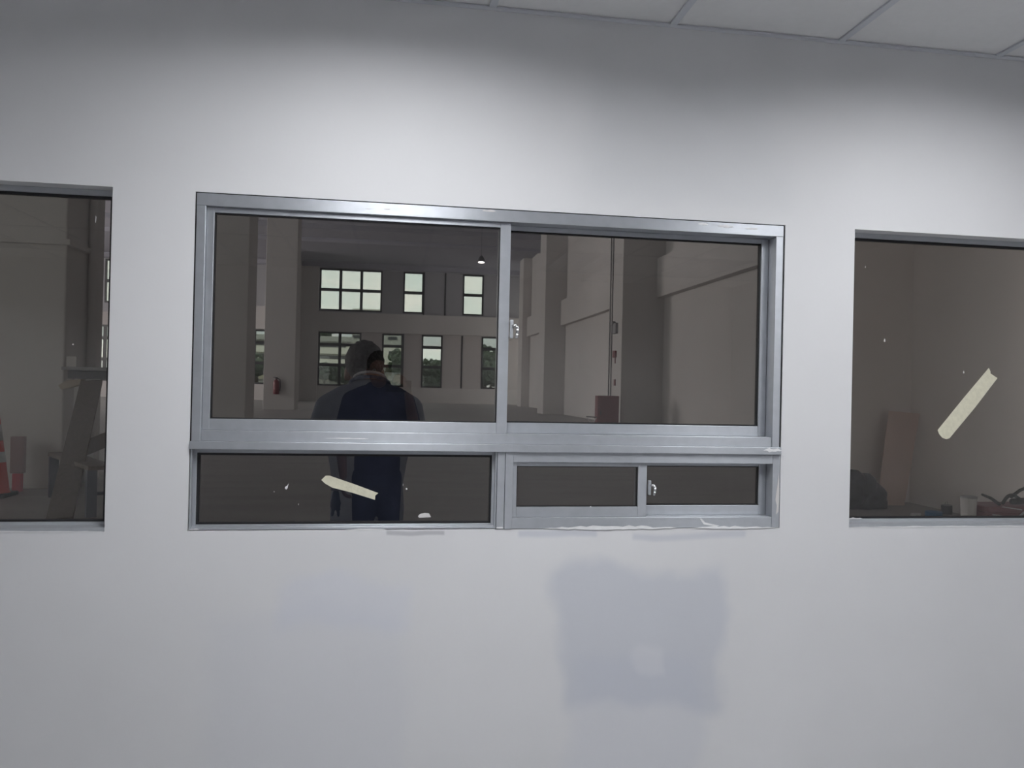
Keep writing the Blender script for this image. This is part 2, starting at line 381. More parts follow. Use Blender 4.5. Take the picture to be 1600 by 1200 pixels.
blob_poly([(.057, 1.172), (.062, 1.172), (.0625, 1.168), (.058, 1.167)], yp, .0006, 'paint_spot', 'filler', p2)
blob_poly([(.048, 1.186), (.0495, 1.186), (.0495, 1.179), (.048, 1.179)], yp, .0006, 'paint_spot', 'smear', p2)
blob_poly([(-.275, 1.123), (-.273, 1.123), (-.2735, 1.118), (-.275, 1.118)], yp, .0006, 'paint_spot', 'smear', p2)
blob_poly([(-.35, 1.161), (-.347, 1.161), (-.347, 1.1585), (-.35, 1.1585)], yp, .0006, 'paint_spot', 'smear', p2)
blob_poly(ragged(-.13, .0, 1.0465, .001, .004, 9, 41), .0005, .001, 'filler_smear', 'filler', w2)
blob_poly(ragged(-.592, -.56, 1.050, .001, .004, 6, 42), .0005, .001, 'filler_smear', 'filler', w2)

# lower slider
w3 = struct(empty('window_3', (.84, 0, 1.05)), 'small low aluminium sliding window beside the long fixed pane', 'window')
B().box(.3455, .3705, -.002, .085, 1.046, 1.2933).obj('mullion', M['alu'], w3, bevel=.0012)
b = B(); b.box(.3713, .397, -.004, .085, 1.0465, 1.2933); b.box(1.2855, 1.3125, -.002, .085, 1.0465, 1.2933)
b.box(.397, 1.2855, -.002, .085, 1.2610, 1.2933); b.box(.397, 1.2855, .0, .085, 1.0465, 1.0820)
b.obj('window_frame', M['alu'], w3, bevel=.0012)
s = empty('sash'); s.parent = w3; s.matrix_parent_inverse = w3.matrix_basis.inverted()
b = B(); frame_box(b, .3975, .8475, 1.0825, 1.2605, .008, .034, .0135, .0300, .0330, .0130); b.obj('sash_frame', M['alu'], s, bevel=.0012)
gasket(.411, .8175, 1.1155, 1.2475, .014, .026, .0028, s); pane(.4135, .815, 1.118, 1.245, .018, s)
s = empty('sash'); s.parent = w3; s.matrix_parent_inverse = w3.matrix_basis.inverted()
b = B(); frame_box(b, .822, 1.2842, 1.0825, 1.2605, .042, .068, .030, .0255, .0330, .0120); b.obj('sash_frame', M['alu'], s, bevel=.0012)
gasket(.852, 1.2590, 1.1155, 1.2488, .048, .060, .0040, s); pane(.855, 1.2555, 1.118, 1.246, .052, s)
latch(.857, 1.178, w3, .8)
blob_poly(ragged(.50, .95, 1.0475, .001, .010, 22, 51), -.0021, .001, 'filler_smear', 'filler', w3)
blob_poly(ragged(1.0, 1.31, 1.0465, .001, .007, 16, 52), -.0021, .001, 'filler_smear', 'filler', w3)
blob_poly([(1.03, 1.078), (1.037, 1.078), (1.05, 1.064), (1.10, 1.053), (1.09, 1.050), (1.045, 1.058)], .0, .0008, 'filler_smear', 'filler', w3)
blob_poly(ragged(.345, .37, 1.05, .001, .004, 5, 53), -.0021, .001, 'filler_smear', 'filler', w3)
blob_poly([(1.300, 1.09), (1.309, 1.10), (1.311, 1.17), (1.308, 1.23), (1.302, 1.18), (1.297, 1.14), (1.303, 1.12)], -.0021, .0008, 'filler_smear', 'smear', w3)
blob_poly([(.655, 1.1145), (.661, 1.1145), (.659, 1.118), (.656, 1.1175)], .0078, .001, 'filler_smear', 'filler', w3)

# side fixed lights, recessed
def fixed(name, W, label):
    w = struct(empty(name, ((W[0]+W[1])/2, 0, W[2])), label, 'window')
    b = B(); frame_box(b, W[0]+.0005, W[1]-.0005, W[2]+.0005, W[3]-.0005, .052, .10, .018, .018, .020, .017); b.box(W[0]+.0005, W[1]-.0005, .004, .052, W[2]+.0003, W[2]+.012); b.obj('window_frame', M['alu2'], w, bevel=.001)
    gasket(W[0]+.0185, W[1]-.0185, W[2]+.0205, W[3]-.0175, .060, .074, .006, w, .008)
    return w, pane(W[0]+.023, W[1]-.023, W[2]+.025, W[3]-.022, .066, w)
w4, p4 = fixed('window_4', WL, 'tall fixed tinted pane cut off by the picture edge, orange cone behind it')
w5, p5 = fixed('window_5', WR, 'tall fixed tinted pane with a diagonal strip of masking tape')
yp = .0659
for (x, z, r) in [(1.735, 1.697, .005), (2.05, 1.592, .004), (1.655, 1.955, .003), (2.32, 1.49, .003)]:
    blob_poly([(x-r*.6, z-r), (x+r*.6, z-r), (x+r*.5, z+r*.6), (x, z+r*1.6), (x-r*.5, z+r*.4)], yp, .0006, 'paint_spot', 'smear', p5)
blob_poly([(-.8985, 1.975), (-.8965, 1.975), (-.8955, 1.992), (-.8975, 1.996)], yp, .0006, 'paint_spot', 'filler', p4)
blob_poly([(-.955, 1.60), (-.951, 1.60), (-.951, 1.604), (-.955, 1.604)], yp, .0006, 'paint_spot', 'smear', p4)
blob_poly(ragged(1.60, 1.655, 1.066, .001, .006, 6, 61), .0515, .001, 'filler_smear', 'filler', w5)
blob_poly(ragged(1.575, 2.6, 1.046, .001, .004, 40, 62), -.0002, .001, 'filler_smear', 'filler', w5)
blob_poly(ragged(-1.6, -.83, 1.046, .001, .004, 30, 63), -.0002, .001, 'filler_smear', 'filler', w4)

# masking tape
def tape(pts, y, label):
    o = B().prism([(x, y, z) for x, z in pts], (0, -.0005, 0)).obj('masking_tape', M['tape']); tag(o, label, 'tape')
tape([(-.206, 1.197), (-.193, 1.2105), (-.181, 1.2105), (-.104, 1.184), (-.029, 1.156), (-.038, 1.148), (-.0385, 1.1345), (-.110, 1.157), (-.172, 1.173), (-.195, 1.186)], .0357, 'short strip of cream masking tape slanting down across the low fixed pane')
tape([(2.151, 1.610), (2.158, 1.597), (2.158, 1.590), (2.187, 1.574), (2.10, 1.467), (1.998, 1.352), (1.985, 1.349), (1.970, 1.353), (1.957, 1.366), (1.950, 1.381), (2.05, 1.497)], .0657, 'long strip of cream masking tape stuck diagonally up the tall side pane')

# ------------------------------------------------------------------ hall
HX0, HX1, HY, HZ = -34.0, 14.0, 66.5, 11.8
struct(B().box(HX0-.3, HX1+.3, .0, HY+.5, -.15, 0).obj('hall_floor', M['hfloor']), 'brown-grey concrete floor of the empty hall', 'floor')
struct(B().box(HX0-.3, HX1+.3, -.1, HY+.5, HZ, HZ+.3).obj('hall_ceiling', M['hallc']))
struct(grid_wall(HX0-.3, HX1+.3, 0, HZ, .0, .2, [(OX0-.12, OX1+.12, -1, 3.0), (-20, -8, 1.1, 6.1), (4.6, 6.8, .3, 2.9)]).obj('hall_wall_front', M['hall']))  # both openings beside the office are added, out of view, to admit light
LZ0, LZ1, UZ0, UZ1 = 1.33, 5.93, 7.75, 11.35
low = [(-13.2, -9.55), (-6.12, -2.52), (-.75, 1.03), (2.65, 4.47), (7.9, 9.68), (-25.0, -21.4)]
upp = [(-6.12, -.84), (.96, 2.72), (6.13, 7.98), (-23.3, -19.6)]
struct(grid_wall(HX0-.3, HX1+.3, 7.0, HZ, HY, HY+.3, [(a, c, UZ0, UZ1) for a, c in upp]).obj('hall_wall_far_upper', M['shaded_panel']))
struct(grid_wall(HX0-.3, HX1+.3, 0, 7.0, HY, HY+.3, [(a, c, LZ0, LZ1) for a, c in low]).obj('hall_wall_far', M['panel']), 'far wall of the hall with two rows of windows', 'wall')
# spandrel band, head beam and sill wall stand proud of the far wall
struct(B().box(-7.0, HX1, HY-.45, HY, 5.97, 7.62).box(-20.0, -7.0, HY-.45, HY, 5.97, 7.9).box(-7.9, -6.15, HY-.47, HY, 0, 11.42).obj('hall_beam', M['hall']))
struct(B().box(HX0, HX1, HY-.6, HY, 11.42, HZ).obj('hall_beam.001', M['hallc']))
struct(B().box(HX0, HX1, HY-.25, HY, 0, 1.30).obj('trim_2', M['hall']))
n = 0
for x, z0, z1 in [(4.60, 7.65, 11.4), (6.17, 1.33, 5.95), (-11.45, 7.95, 11.4), (2.74, 7.65, 11.4), (9.75, 7.65, 11.4), (1.06, 1.33, 5.95)]:
    n += 1; struct(B().box(x-.07, x+.07, HY-.03, HY+.001, z0, z1).obj('trim_%d' % (n+2), M['joint']))
def hall_window(k, x0, x1, z0, z1, nx, rows, m):
    w = struct(empty('window_%d' % k, ((x0+x1)/2, HY, z0)))
    b = B(); fr = .14
    frame_box(b, x0, x1, z0, z1, HY-.04, HY+.12, fr, fr, fr, fr)
    for i in range(1, nx): x = x0+(x1-x0)*i/nx; b.box(x-fr*.85, x+fr*.85, HY-.04, HY+.12, z0+fr, z1-fr)
    for z in rows: b.box(x0+fr, x1-fr, HY-.039, HY+.119, z-fr*.9, z+fr*.9)
    b.obj('window_frame', M['black_frame'], w)
    zs = [z0+.06, *rows, z1-.06]
    for i in range(len(zs)-1):   # the middle lights are clear, those above and below are toned
        B().box(x0+.06, x1-.06, HY+.03, HY+.045, zs[i], zs[i+1]).obj('pane', M['glass_clear' if m == 'glass_far' and i == 1 else m], w)
k = 6
for (a, c), nx in zip(low, (2, 2, 1, 1, 1, 2)): hall_window(k, a, c, LZ0, LZ1, nx, (3.12, 4.85), 'glass_far'); k += 1
for (a, c), nx in zip(upp, (3, 1, 1, 2)): hall_window(k, a, c, UZ0, UZ1, nx, (9.55,), 'glass_clear'); k += 1
# light blocker and side walls
struct(B().box(-7.75, -7.6, 60, HY-.47, 0, HZ).obj('hall_light_blocker', M['hall']))  # added unseen wall, keeps side light off the left of the far wall
struct(grid_wall(.2, HY, 0, HZ, HX0-.3, HX0, [(4, 20, .8, 10.5), (22, 38, .8, 10.5), (40, 54, .8, 10.5)], axis='X').obj('hall_wall_left', M['hall']))
struct(grid_wall(.2, HY, 0, HZ, HX1, HX1+.3, [(61.6, 66, 1.2, 9.2)], axis='X').obj('hall_wall_right', M['hall']))  # opening added out of view to light the far end
# right-hand bays: lower wall, proud spandrel beam, upper wall
def bay(y0, y1, x, zl, zu, nm):
    b = B(); b.box(x, x+.5, y0, y1, 0, zl); b.box(x+.03, x+.5, y0+.02, y1, zu, HZ); b.box(x-.3, x+.5, y0, y1, zl, zu)
    struct(b.obj(nm, M['hall']))
bay(8.9, 25.75, 10.02, 4.96, 6.42, 'hall_bay'); bay(27.4, 42.4, 10.02, 5.16, 6.62, 'hall_bay.001'); bay(44.2, 58.9, 10.9, 5.55, 7.05, 'hall_bay.002')
def column(x0, x1, y0, y1, nm): struct(B().box(x0, x1, y0, y1, 0, HZ).obj(nm, M['hall'], bevel=.02))
column(8.41, 10.6, 25.6, 27.35, 'hall_column'); column(8.78, 11.0, 42.3, 44.1, 'hall_column.001'); column(10.25, 12, 59, 60.8, 'hall_column.002')
column(-6.87, -5.2, 42.3, 44, 'hall_column.003'); column(-6.6, -4.88, 25.6, 27.3, 'hall_column.004'); column(-6.1, -4.34, 8.9, 10.3, 'hall_column.005')

for i, y in enumerate((16, 32, 49.6, 54.5)): struct(B().box(HX0, HX1, y, y+.35, 11.5, HZ).obj('hall_beam.%03d' % (i+2), M['hallc']))
# partition enclosure on the near right
struct(B().box(5.42, 7.3, 7.66, 7.86, 0, 5.2).obj('hall_partition', M['lit_plaster']))
struct(B().box(7.3, 7.5, .2, 7.86, 0, 5.2).obj('hall_partition.001', M['lit_plaster']))
# conduit band round the near left column, and its pipe
t = thing('conduit', 'grey horizontal cable duct wrapping the near hall column', 'conduit', (-4.34, 8.9, 3.3))
B().box(-6.1, -4.28, 8.84, 8.90, 3.285, 3.36).obj('duct', M['hall'], t)
B().box(-4.34, -4.28, 8.90, 9.59, 3.285, 3.36).obj('duct', M['hall'], t)
t = B().cyl((-4.27, 9.66, 0), (-4.27, 9.66, 9), .06, n=16).obj('drain_pipe', M['hall'], smooth=True); tag(t, 'grey vertical pipe running down the near hall column', 'pipe')
# shelf on that column
t = thing('work_shelf', 'grey work shelf with dark apron beside the near hall column', 'shelf', (-3.8, 8.65, 0))
B().box(-4.20, -3.30, 8.45, 8.82, 1.60, 1.645).obj('shelf_board', M['grey'], t)
B().box(-4.14, -3.36, 8.50, 8.80, 1.49, 1.598).obj('apron', M['dark'], t)
for x in (-4.12, -3.38): B().box(x-.03, x+.03, 8.74, 8.80, 0, 1.49).obj('leg', M['hall'], t)
o = B().box(-4.18, -4.06, 8.55, 8.75, 1.645, 1.78).obj('carton', M['hall']); tag(o, 'small grey carton on the corner of the work shelf', 'carton')
b = B(); b.prism([(-4.19, 8.44, 1.345), (-3.96, 8.44, 1.42), (-3.96, 8.44, 1.489), (-4.13, 8.44, 1.47), (-4.23, 8.44, 1.40)], (0, .14, 0))
o = b.obj('timber_offcut', M['palewood']); tag(o, 'pale broken timber offcut wedged under the work shelf beside the leaning plank', 'offcut')
# leaning plank
def board(p0, p1, w, th, name, m, label, cat, side=(1, 0, 0)):
    p0, p1 = Vector(p0), Vector(p1); d = (p1-p0).normalized(); sd = Vector(side); sd = (sd-d*sd.dot(d)).normalized(); nn = d.cross(sd)
    b = B(); q = [p0-sd*w/2, p0+sd*w/2, p1+sd*w/2, p1-sd*w/2]; b.prism([v-nn*th/2 for v in q], nn*th)
    o = b.obj(name, M[m], bevel=.003); tag(o, label, cat); return o
board((-3.38, 6.36, .02), (-3.80, 8.36, 1.46), .255, .035, 'plank', 'wood', 'long dark weathered plank leaning over the bench against the shelf', 'plank')
board((-3.56, 7.48, .665), (-2.50, 7.56, 1.15), .17, .03, 'plank', 'wood', 'dark plank rising from the bench towards the window edge', 'plank', side=(0, 0, 1))
t = thing('trestle', 'blue-grey steel trestle under the far end of the rising plank', 'trestle', (-2.56, 7.56, 0))
B().box(-2.62, -2.50, 7.38, 7.74, .955, .995).obj('top_bar', M['steel'], t)
for sx in (-1, 1):
    for sy in (-1, 1): B().cyl((-2.56+.03*sx, 7.56+.13*sy, .955), (-2.56+.22*sx, 7.56+.16*sy, .0), .02, n=10).obj('leg', M['steel'], t)
# bench
t = thing('work_bench', 'low work bench with blue-grey steel legs under the planks', 'bench', (-3.7, 7.4, 0))
A, C2 = Vector((-4.07, 8.20, 0)), Vector((-3.09, 6.66, 0)); d = (C2-A).normalized(); sd = Vector((-d.y, d.x, 0))
b = B(); b.prism([A-d*.1-sd*.14+Vector((0, 0, .51)), A-d*.1+sd*.14+Vector((0, 0, .51)), C2+d*.06+sd*.14+Vector((0, 0, .51)), C2+d*.06-sd*.14+Vector((0, 0, .51))], (0, 0, .045)); b.obj('bench_top', M['wood'], t, bevel=.003)
for p in (A, C2):
    for s_ in (-.09, .09):
        q = p+sd*s_; B().box(q.x-.05, q.x+.05, q.y-.035, q.y+.035, 0, .51, rz=math.atan2(d.y, d.x)+PI/2).obj('leg', M['steel'], t)
    a, c = p-sd*.05, p+sd*.05; B().cyl((a.x, a.y, .25), (c.x, c.y, .25), .02, n=10).obj('stretcher', M['steel'], t)
# traffic cone
cx, cy = -4.835, 8.2
t = thing('traffic_cone', 'tall orange traffic cone with white bands by the hall column', 'traffic cone', (cx, cy, 0))
B().box(cx-.19, cx+.19, cy-.19, cy+.19, .0, .05).obj('base', M['rubber'], t, bevel=.01)
H = 1.0
def rad(z): return .155-(z-.05)/.95*.125
B().lathe([(.165, .05), (.15, .07), (rad(.12), .12), (rad(.5), .5), (rad(.98), .98), (.028, 1.0), (.012, 1.0)], (cx, cy, 0)).obj('cone_body', M['orange'], t, smooth=True)
for z0, z1 in ((.43, .56), (.70, .90)):
    B().lathe([(rad(z0)-.01, z0), (rad(z0)+.003, z0), (rad(z1)+.003, z1), (rad(z1)-.01, z1)], (cx, cy, 0)).obj('reflective_band', M['white'], t, smooth=True)
t = thing('bin', 'dull mauve upright bin with a red foot beside the traffic cone', 'bin', (-4.80, 8.68, 0))
B().box(-4.825, -4.715, 8.60, 8.68, .0, .24).obj('foot', M['redplastic'], t, bevel=.01)
B().box(-4.855, -4.69, 8.60, 8.69, .242, .72).obj('body', M['mauve'], t, bevel=.012)
# right-hand clutter
bb = B(); rr = random.Random(5)
for (x, y, z, r) in [(6.02, 7.12, .20, .22), (6.22, 7.15, .22, .21), (6.08, 7.1, .36, .16), (6.40, 7.12, .16, .16), (6.27, 7.1, .34, .13), (6.36, 7.14, .27, .12), (5.82, 7.15, .19, .19), (6.46, 7.08, .10, .10)]:
    bb.ell((x, y, z), r*1.05, r*.95, r, n=16)
bb.box(5.8, 6.5, 6.98, 7.25, .004, .1)
o = bb.obj('bag', M['bag']); remesh(o, .02, 3); dm = o.modifiers.new('d', 'DISPLACE'); tx = bpy.data.textures.new('crumple', 'CLOUDS'); tx.noise_scale = .11; dm.texture = tx; dm.strength = .05; dm.texture_coords = 'GLOBAL'; dm.mid_level = .5
tag(o, 'lumpy black plastic sack slumped on the hall floor against the pane edge', 'bag')
bp = B().prism([(6.60, 7.36, .006), (7.00, 7.36, .004), (7.270, 7.45, 1.262), (6.81, 7.45, 1.295)], (0, -.022, .002)).obj('brown_board', M['ply'], bevel=.002); tag(bp, 'tall pinkish-brown board leaning in the corner beside the black sack', 'board')
t = thing('paint_tin', 'small dark tin standing against the brown partition wall', 'tin', (7.12, 6.66, 0))
B().cyl((7.115, 6.66, .0), (7.115, 6.66, .11), .065, n=24).obj('body', M['dark'], t, smooth=False); B().cyl((7.115, 6.66, .11), (7.115, 6.66, .12), .058, n=24).obj('lid', M['grey'], t)
B().tube([(7.095, 6.66, .12), (7.10, 6.66, .15), (7.125, 6.66, .15), (7.13, 6.66, .12)], .004, 8).obj('handle', M['chrome'], t, smooth=True)
t = thing('tape_roll', 'blue roll lying on the hall floor near the dark tin', 'roll', (6.75, 6.42, 0))
b = B()
for a in range(28):
    a0, a1 = 2*PI*a/28, 2*PI*(a+1)/28
    q = [(6.75+r*math.cos(t_), 6.42+r*math.sin(t_), z) for t_ in (a0, a1) for r, z in ((.045, .002), (.10, .002), (.10, .07), (.045, .07))]
    v = [b.m.verts.new(p) for p in q]
    for i in range(4): b.m.faces.new((v[i], v[(i+1) % 4], v[4+(i+1) % 4], v[4+i]))
bmesh.ops.remove_doubles(b.m, verts=b.m.verts[:], dist=1e-5)
b.obj('roll', M['blue'], t)
o = B().prism([(6.50, 6.52, .002), (6.54, 6.48, .002), (6.58, 6.52, .002), (6.63, 6.50, .002), (6.62, 6.54, .002), (6.55, 6.56, .002)], (0.005, 0, .03)).obj('paper_scrap', M['white']); tag(o, 'crumpled white scrap on the floor beside the blue roll', 'scrap')
# red tool chest with black hoses, pail beside it
t = thing('toolbox', 'red toolbox with pale trim, hoses heaped on its lid', 'toolbox', (6.97, 5.6, 0))
B().box(6.64, 7.26, 5.40, 5.78, .0, .215).obj('body', M['dred'], t, bevel=.012)
B().box(6.63, 7.27, 5.39, 5.79, .217, .285).obj('lid', M['dred'], t, bevel=.014)
B().prism([(6.70, 5.396, .190), (7.02, 5.396, .150), (7.02, 5.396, .163), (6.70, 5.396, .203)], (0, -.006, 0)).obj('trim_strip', M['white'], t)
B().prism([(6.80, 5.386, .282), (7.06, 5.386, .245), (7.06, 5.386, .258), (6.82, 5.386, .290)], (0, -.006, 0)).obj('trim_strip', M['white'], t)
b = B(); b.cap([((7.05, 5.385, .06), .012), ((7.05, 5.385, .19), .012), ((7.09, 5.385, .222), .012), ((7.25, 5.385, .228), .012)], n=10); b.obj('carry_handle', M['white'], t, smooth=True)
t = thing('pail', 'pale round pail standing at the end of the red toolbox', 'pail', (6.545, 5.56, 0))
B().lathe([(.070, .002), (.075, .01), (.083, .35), (.086, .36)], (6.535, 5.56, 0), 24).obj('body', M['smear'], t)
B().lathe([(.089, .362), (.089, .380), (.07, .386)], (6.535, 5.56, 0), 24).obj('lid', M['grey'], t)
o = B().cap([((6.63, 5.47, .410), .012), ((6.72, 5.45, .375), .017), ((6.82, 5.44, .308), .020)], n=10).obj('tool', M['rubber'], smooth=True); tag(o, 'black tool propped between the pale pail and the toolbox lid', 'tool')
hp = [((6.92+.34*s_, 5.50+.05*math.sin(3*s_), .310+.085*math.sin(PI*min(1, s_*1.15))), .019) for s_ in [k/14 for k in range(15)]]
b = B().cap(hp, n=10); b.cap([((7.06, 5.52, .325), .034), ((7.14, 5.52, .328), .036), ((7.21, 5.52, .335), .034)], n=12)
b.cap([((7.06, 5.54, .375), .018), ((7.11, 5.54, .41), .018), ((7.17, 5.54, .45), .018), ((7.25, 5.55, .475), .018)], n=10)
o = b.obj('hose', M['rubber'], smooth=True); tag(o, 'black rubber hose looped over the lid of the red toolbox', 'hose')

# hose cabinet, pipes and switch boxes on the hall column
t = thing('hose_cabinet', 'dark red fire hose cabinet at the foot of the hall column', 'cabinet', (7.8, 25.2, 0))
B().box(7.41, 8.20, 25.05, 25.45, .0, 1.28).obj('body', M['dred'], t, bevel=.01)
B().box(7.47, 8.14, 25.03, 25.05, .08, 1.17).obj('door', M['dred'], t, bevel=.004)
B().box(7.50, 7.53, 25.0, 25.03, .60, .72).obj('handle', M['dark'], t)
t = thing('trolley_frame', 'small pale folding stand on the floor beside the red cabinet', 'stand', (7.2, 25.0, 0))
B().tube([(6.98, 24.95, .52), (7.36, 24.95, .50)], .018).obj('top_bar', M['dark'], t)
B().tube([(7.0, 24.95, .52), (7.25, 24.90, .02)], .018).obj('leg', M['white'], t); B().tube([(7.34, 24.95, .50), (7.12, 25.05, .02)], .018).obj('leg', M['white'], t)
for y, lab in ((26.86, 'thin riser pipe on the lit hall column, nearer of the pair'), (27.15, 'thin riser pipe at the rear edge of the lit hall column')):
    o = B().cyl((8.385, y, .0), (8.385, y, 10), .022, n=10).obj('riser_pipe', M['grey'], smooth=True); tag(o, lab, 'pipe')
o = B().box(8.31, 8.41, 26.1, 26.55, 3.62, 4.02).box(8.28, 8.41, 26.45, 26.75, 3.95, 4.1).obj('bell_box', M['grey'], bevel=.01); tag(o, 'grey alarm box high on the lit hall column', 'alarm box')
o = B().box(8.33, 8.41, 26.2, 26.5, 2.72, 2.98).box(8.38, 8.41, 26.32, 26.38, 2.50, 2.72).obj('switch_box', M['dred'], bevel=.01); tag(o, 'dark red switch box halfway up the lit hall column', 'switch box')
o = B().box(8.36, 8.41, 26.25, 26.38, 1.66, 1.9).obj('call_point', M['dred'], bevel=.01); tag(o, 'small dark call point above the red hose cabinet', 'call point')
# extinguisher on the far left column
ex = -6.15
t = thing('fire_extinguisher', 'fire extinguisher hanging on the hall column', 'fire extinguisher', (ex, 42.1, .85))
B().lathe([(.12, 0), (.16, .03), (.16, .66), (.12, .75), (.05, .80), (.045, .84)], (ex, 42.1, .85), 24).obj('cylinder', M['dred'], t, smooth=True)
B().box(ex-.05, ex+.05, 42.05, 42.15, 1.69, 1.76).box(ex-.16, ex+.06, 42.07, 42.13, 1.76, 1.80).obj('valve', M['dark'], t)
B().tube([(ex+.06, 42.1, 1.72), (ex+.2, 42.08, 1.66), (ex+.22, 42.06, 1.3), (ex+.2, 42.06, 1.05)], .025).obj('hose', M['rubber'], t)
B().box(ex-.06, ex+.06, 42.24, 42.30, 1.1, 1.6).obj('bracket', M['dark'], t)
# lit high-bay lamp
t = thing('highbay_lamp', 'lit lamp hanging below the hall ceiling', 'lamp', (4.17, 34.8, 7.42))
B().lathe([(.17, .0), (.19, .04), (.12, .2), (.05, .3)], (4.17, 34.8, 7.45), 24).obj('housing', M['dark'], t, smooth=True)
B().cyl((4.17, 34.8, 7.42), (4.17, 34.8, 7.452), .15, n=24).obj('lens', M['lamp'], t)
B().cyl((4.17, 34.8, 7.75), (4.17, 34.8, HZ), .006, n=8).obj('cable', M['dark'], t)

# ------------------------------------------------------------------ outside
struct(B().box(-150, 150, HY+.5, 320, -.6, -.15).obj('outside_ground', M['ground']))
t = thing('building', 'white building with dark window bands beyond the far windows', 'building', (-7, 130, -.2))
B().box(-6.4, 1.6, 130, 142, -.2, 14).obj('wall', M['bld'], t)
B().box(1.6, 3.4, 131, 142, -.2, 12.5).obj('wall', M['bld'], t)
B().box(-22, -6.4, 128, 142, -.2, 8.9).obj('wing', M['bld'], t)
for z, m, h in ((2.0, 'bld2', .6), (3.2, 'bld', .5), (4.6, 'bld', .7), (6.3, 'bld', .9), (8.3, 'bld', .8)):
    B().box(-22.3, -6.0, 127.2, 128, z, z+h).obj('balcony', M[m], t)
for z in (2.7, 3.9, 5.5, 7.4):
    B().box(-22, -7.2, 127.9, 128, z, z+.55).obj('window_band', M['bwin'], t)
for x, z, w in ((-6.2, 9.1, 1.4), (-3.6, 9.1, 1.2), (-.5, 9.0, 1.5), (-6.0, 6.7, 1.6), (-.3, 6.6, 1.6), (-3.2, 6.7, 1.2), (-5.8, 4.4, 1.4), (-.6, 4.4, 1.4)):
    B().box(x, x+w, 129.9, 130, z, z+.5).obj('window', M['bwin'], t)
def tree(x, y, h, r, seed, label):
    rr = random.Random(seed); t = thing('tree', label, 'tree', (x, y, -.2), 'trees outside the far windows')
    B().cap([((x, y, -.2), r*.12), ((x+.1, y, h*.6), r*.07)], n=10).obj('trunk', M['bark'], t, smooth=True)
    b = B()
    for k in range(60):
        a, e = rr.uniform(0, 2*PI), rr.uniform(-.7, 1); q = rr.uniform(.45, 1.0)*r
        c = (x+q*math.cos(a)*math.sqrt(1-e*e*.8), y+q*math.sin(a)*.7*math.sqrt(1-e*e*.8), h-r*.75+q*e*.75)
        s_ = r*rr.uniform(.10, .24); u = bmesh.ops.create_icosphere(b.m, subdivisions=1, radius=s_)
        for v in u['verts']: v.co = Vector(c)+v.co*rr.uniform(.6, 1.5)
    b.ell((x, y, h-r*.8), r*.62, r*.5, r*.55, n=10)
    for k in range(260):
        a, e = rr.uniform(0, 2*PI), rr.uniform(-.6, 1); q = rr.uniform(.85, 1.2)*r
        c = Vector((x+q*math.cos(a)*math.sqrt(1-e*e*.8), y+q*math.sin(a)*.7*math.sqrt(1-e*e*.8), h-r*.75+q*e*.75)); s_ = r*rr.uniform(.03, .07)
        o3 = [Vector((rr.uniform(-1, 1), rr.uniform(-1, 1), rr.uniform(-1, 1)))*s_ for _ in range(3)]
        b.m.faces.new([b.m.verts.new(c+v) for v in o3])
    b.obj('crown', M['leaf'], t)
for i, (x, y, h, r, lab) in enumerate([(-13.0, 147, 11.3, 2.4, 'rounded tree rising over the low wing of the white building'),
        (-8.3, 100, 4.2, 1.7, 'bushy tree under the left edge of the far windows'), (-5.6, 98, 3.7, 1.6, 'bushy tree in front of the white building'), (-3.4, 101, 3.9, 1.7, 'bushy tree hidden mostly behind the person in the hall'), (-10.9, 106, 4.1, 1.6, 'bushy tree seen past the hall column'),
        (1.6, 104, 6.2, 1.9, 'dark round tree in the third low far window'), (.3, 112, 4.3, 1.5, 'dark low tree beside the round tree'),
        (5.2, 118, 5.6, 2.0, 'low dark tree below the hump of roof'), (7.2, 113, 5.0, 2.0, 'low dark tree beside the hump of roof'), (12.5, 105, 7.2, 2.2, 'taller tree at the edge of the last low far window'), (14.3, 110, 6.2, 2.0, 'tree just beside the window post'), (11.8, 96, 4.2, 1.9, 'dense bush at the last low far window'), (13.9, 101, 4.5, 1.9, 'dense bush next to the window post'),
        (-17.2, 104, 5.2, 2.2, 'dense bush behind the narrow far window'), (-20.0, 110, 5.5, 2.3, 'dense bush beyond the narrow far window'), (4.6, 92, 2.6, 1.4, 'low hedge bush under the hump of roof'), (6.5, 88, 2.6, 1.5, 'low hedge bush right of the others under the roof')]):
    tree(x, y, h, r, 100+i, lab)
t = thing('shed', 'dark curved shed roof outside the far windows', 'shed', (7, 125, -.2))
b = B(); b.prism([(3.6, 124, -.2)]+[(3.6+7.2*k/12, 124, 4.7+1.0*math.sin(PI*k/12)) for k in range(13)]+[(10.8, 124, -.2)], (0, 8, 0)); b.obj('roof', M['bwin'], t)
B().prism([(8.0, 123.9, 4.3), (9.4, 123.9, 3.7), (9.4, 123.9, 4.1), (8.2, 123.9, 4.7)], (0, .1, 0)).obj('sign', M['white'], t)
t = thing('balcony_frame', 'pale outdoor railing frame in the bottom of the third low far window', 'railing', (1, 90, -.2))
for x in (-.7, .35, 1.25): B().box(x-.07, x+.07, 90, 90.1, -.2, 2.9).obj('post', M['white'], t)
for z in (.9, 1.5, 2.8): B().box(-.8, 1.4, 90.01, 90.09, z, z+.12).obj('rail', M['white'], t)
B().box(-.7, 1.25, 90.3, 90.4, 1.0, 2.75).obj('panel', M['bld'], t)

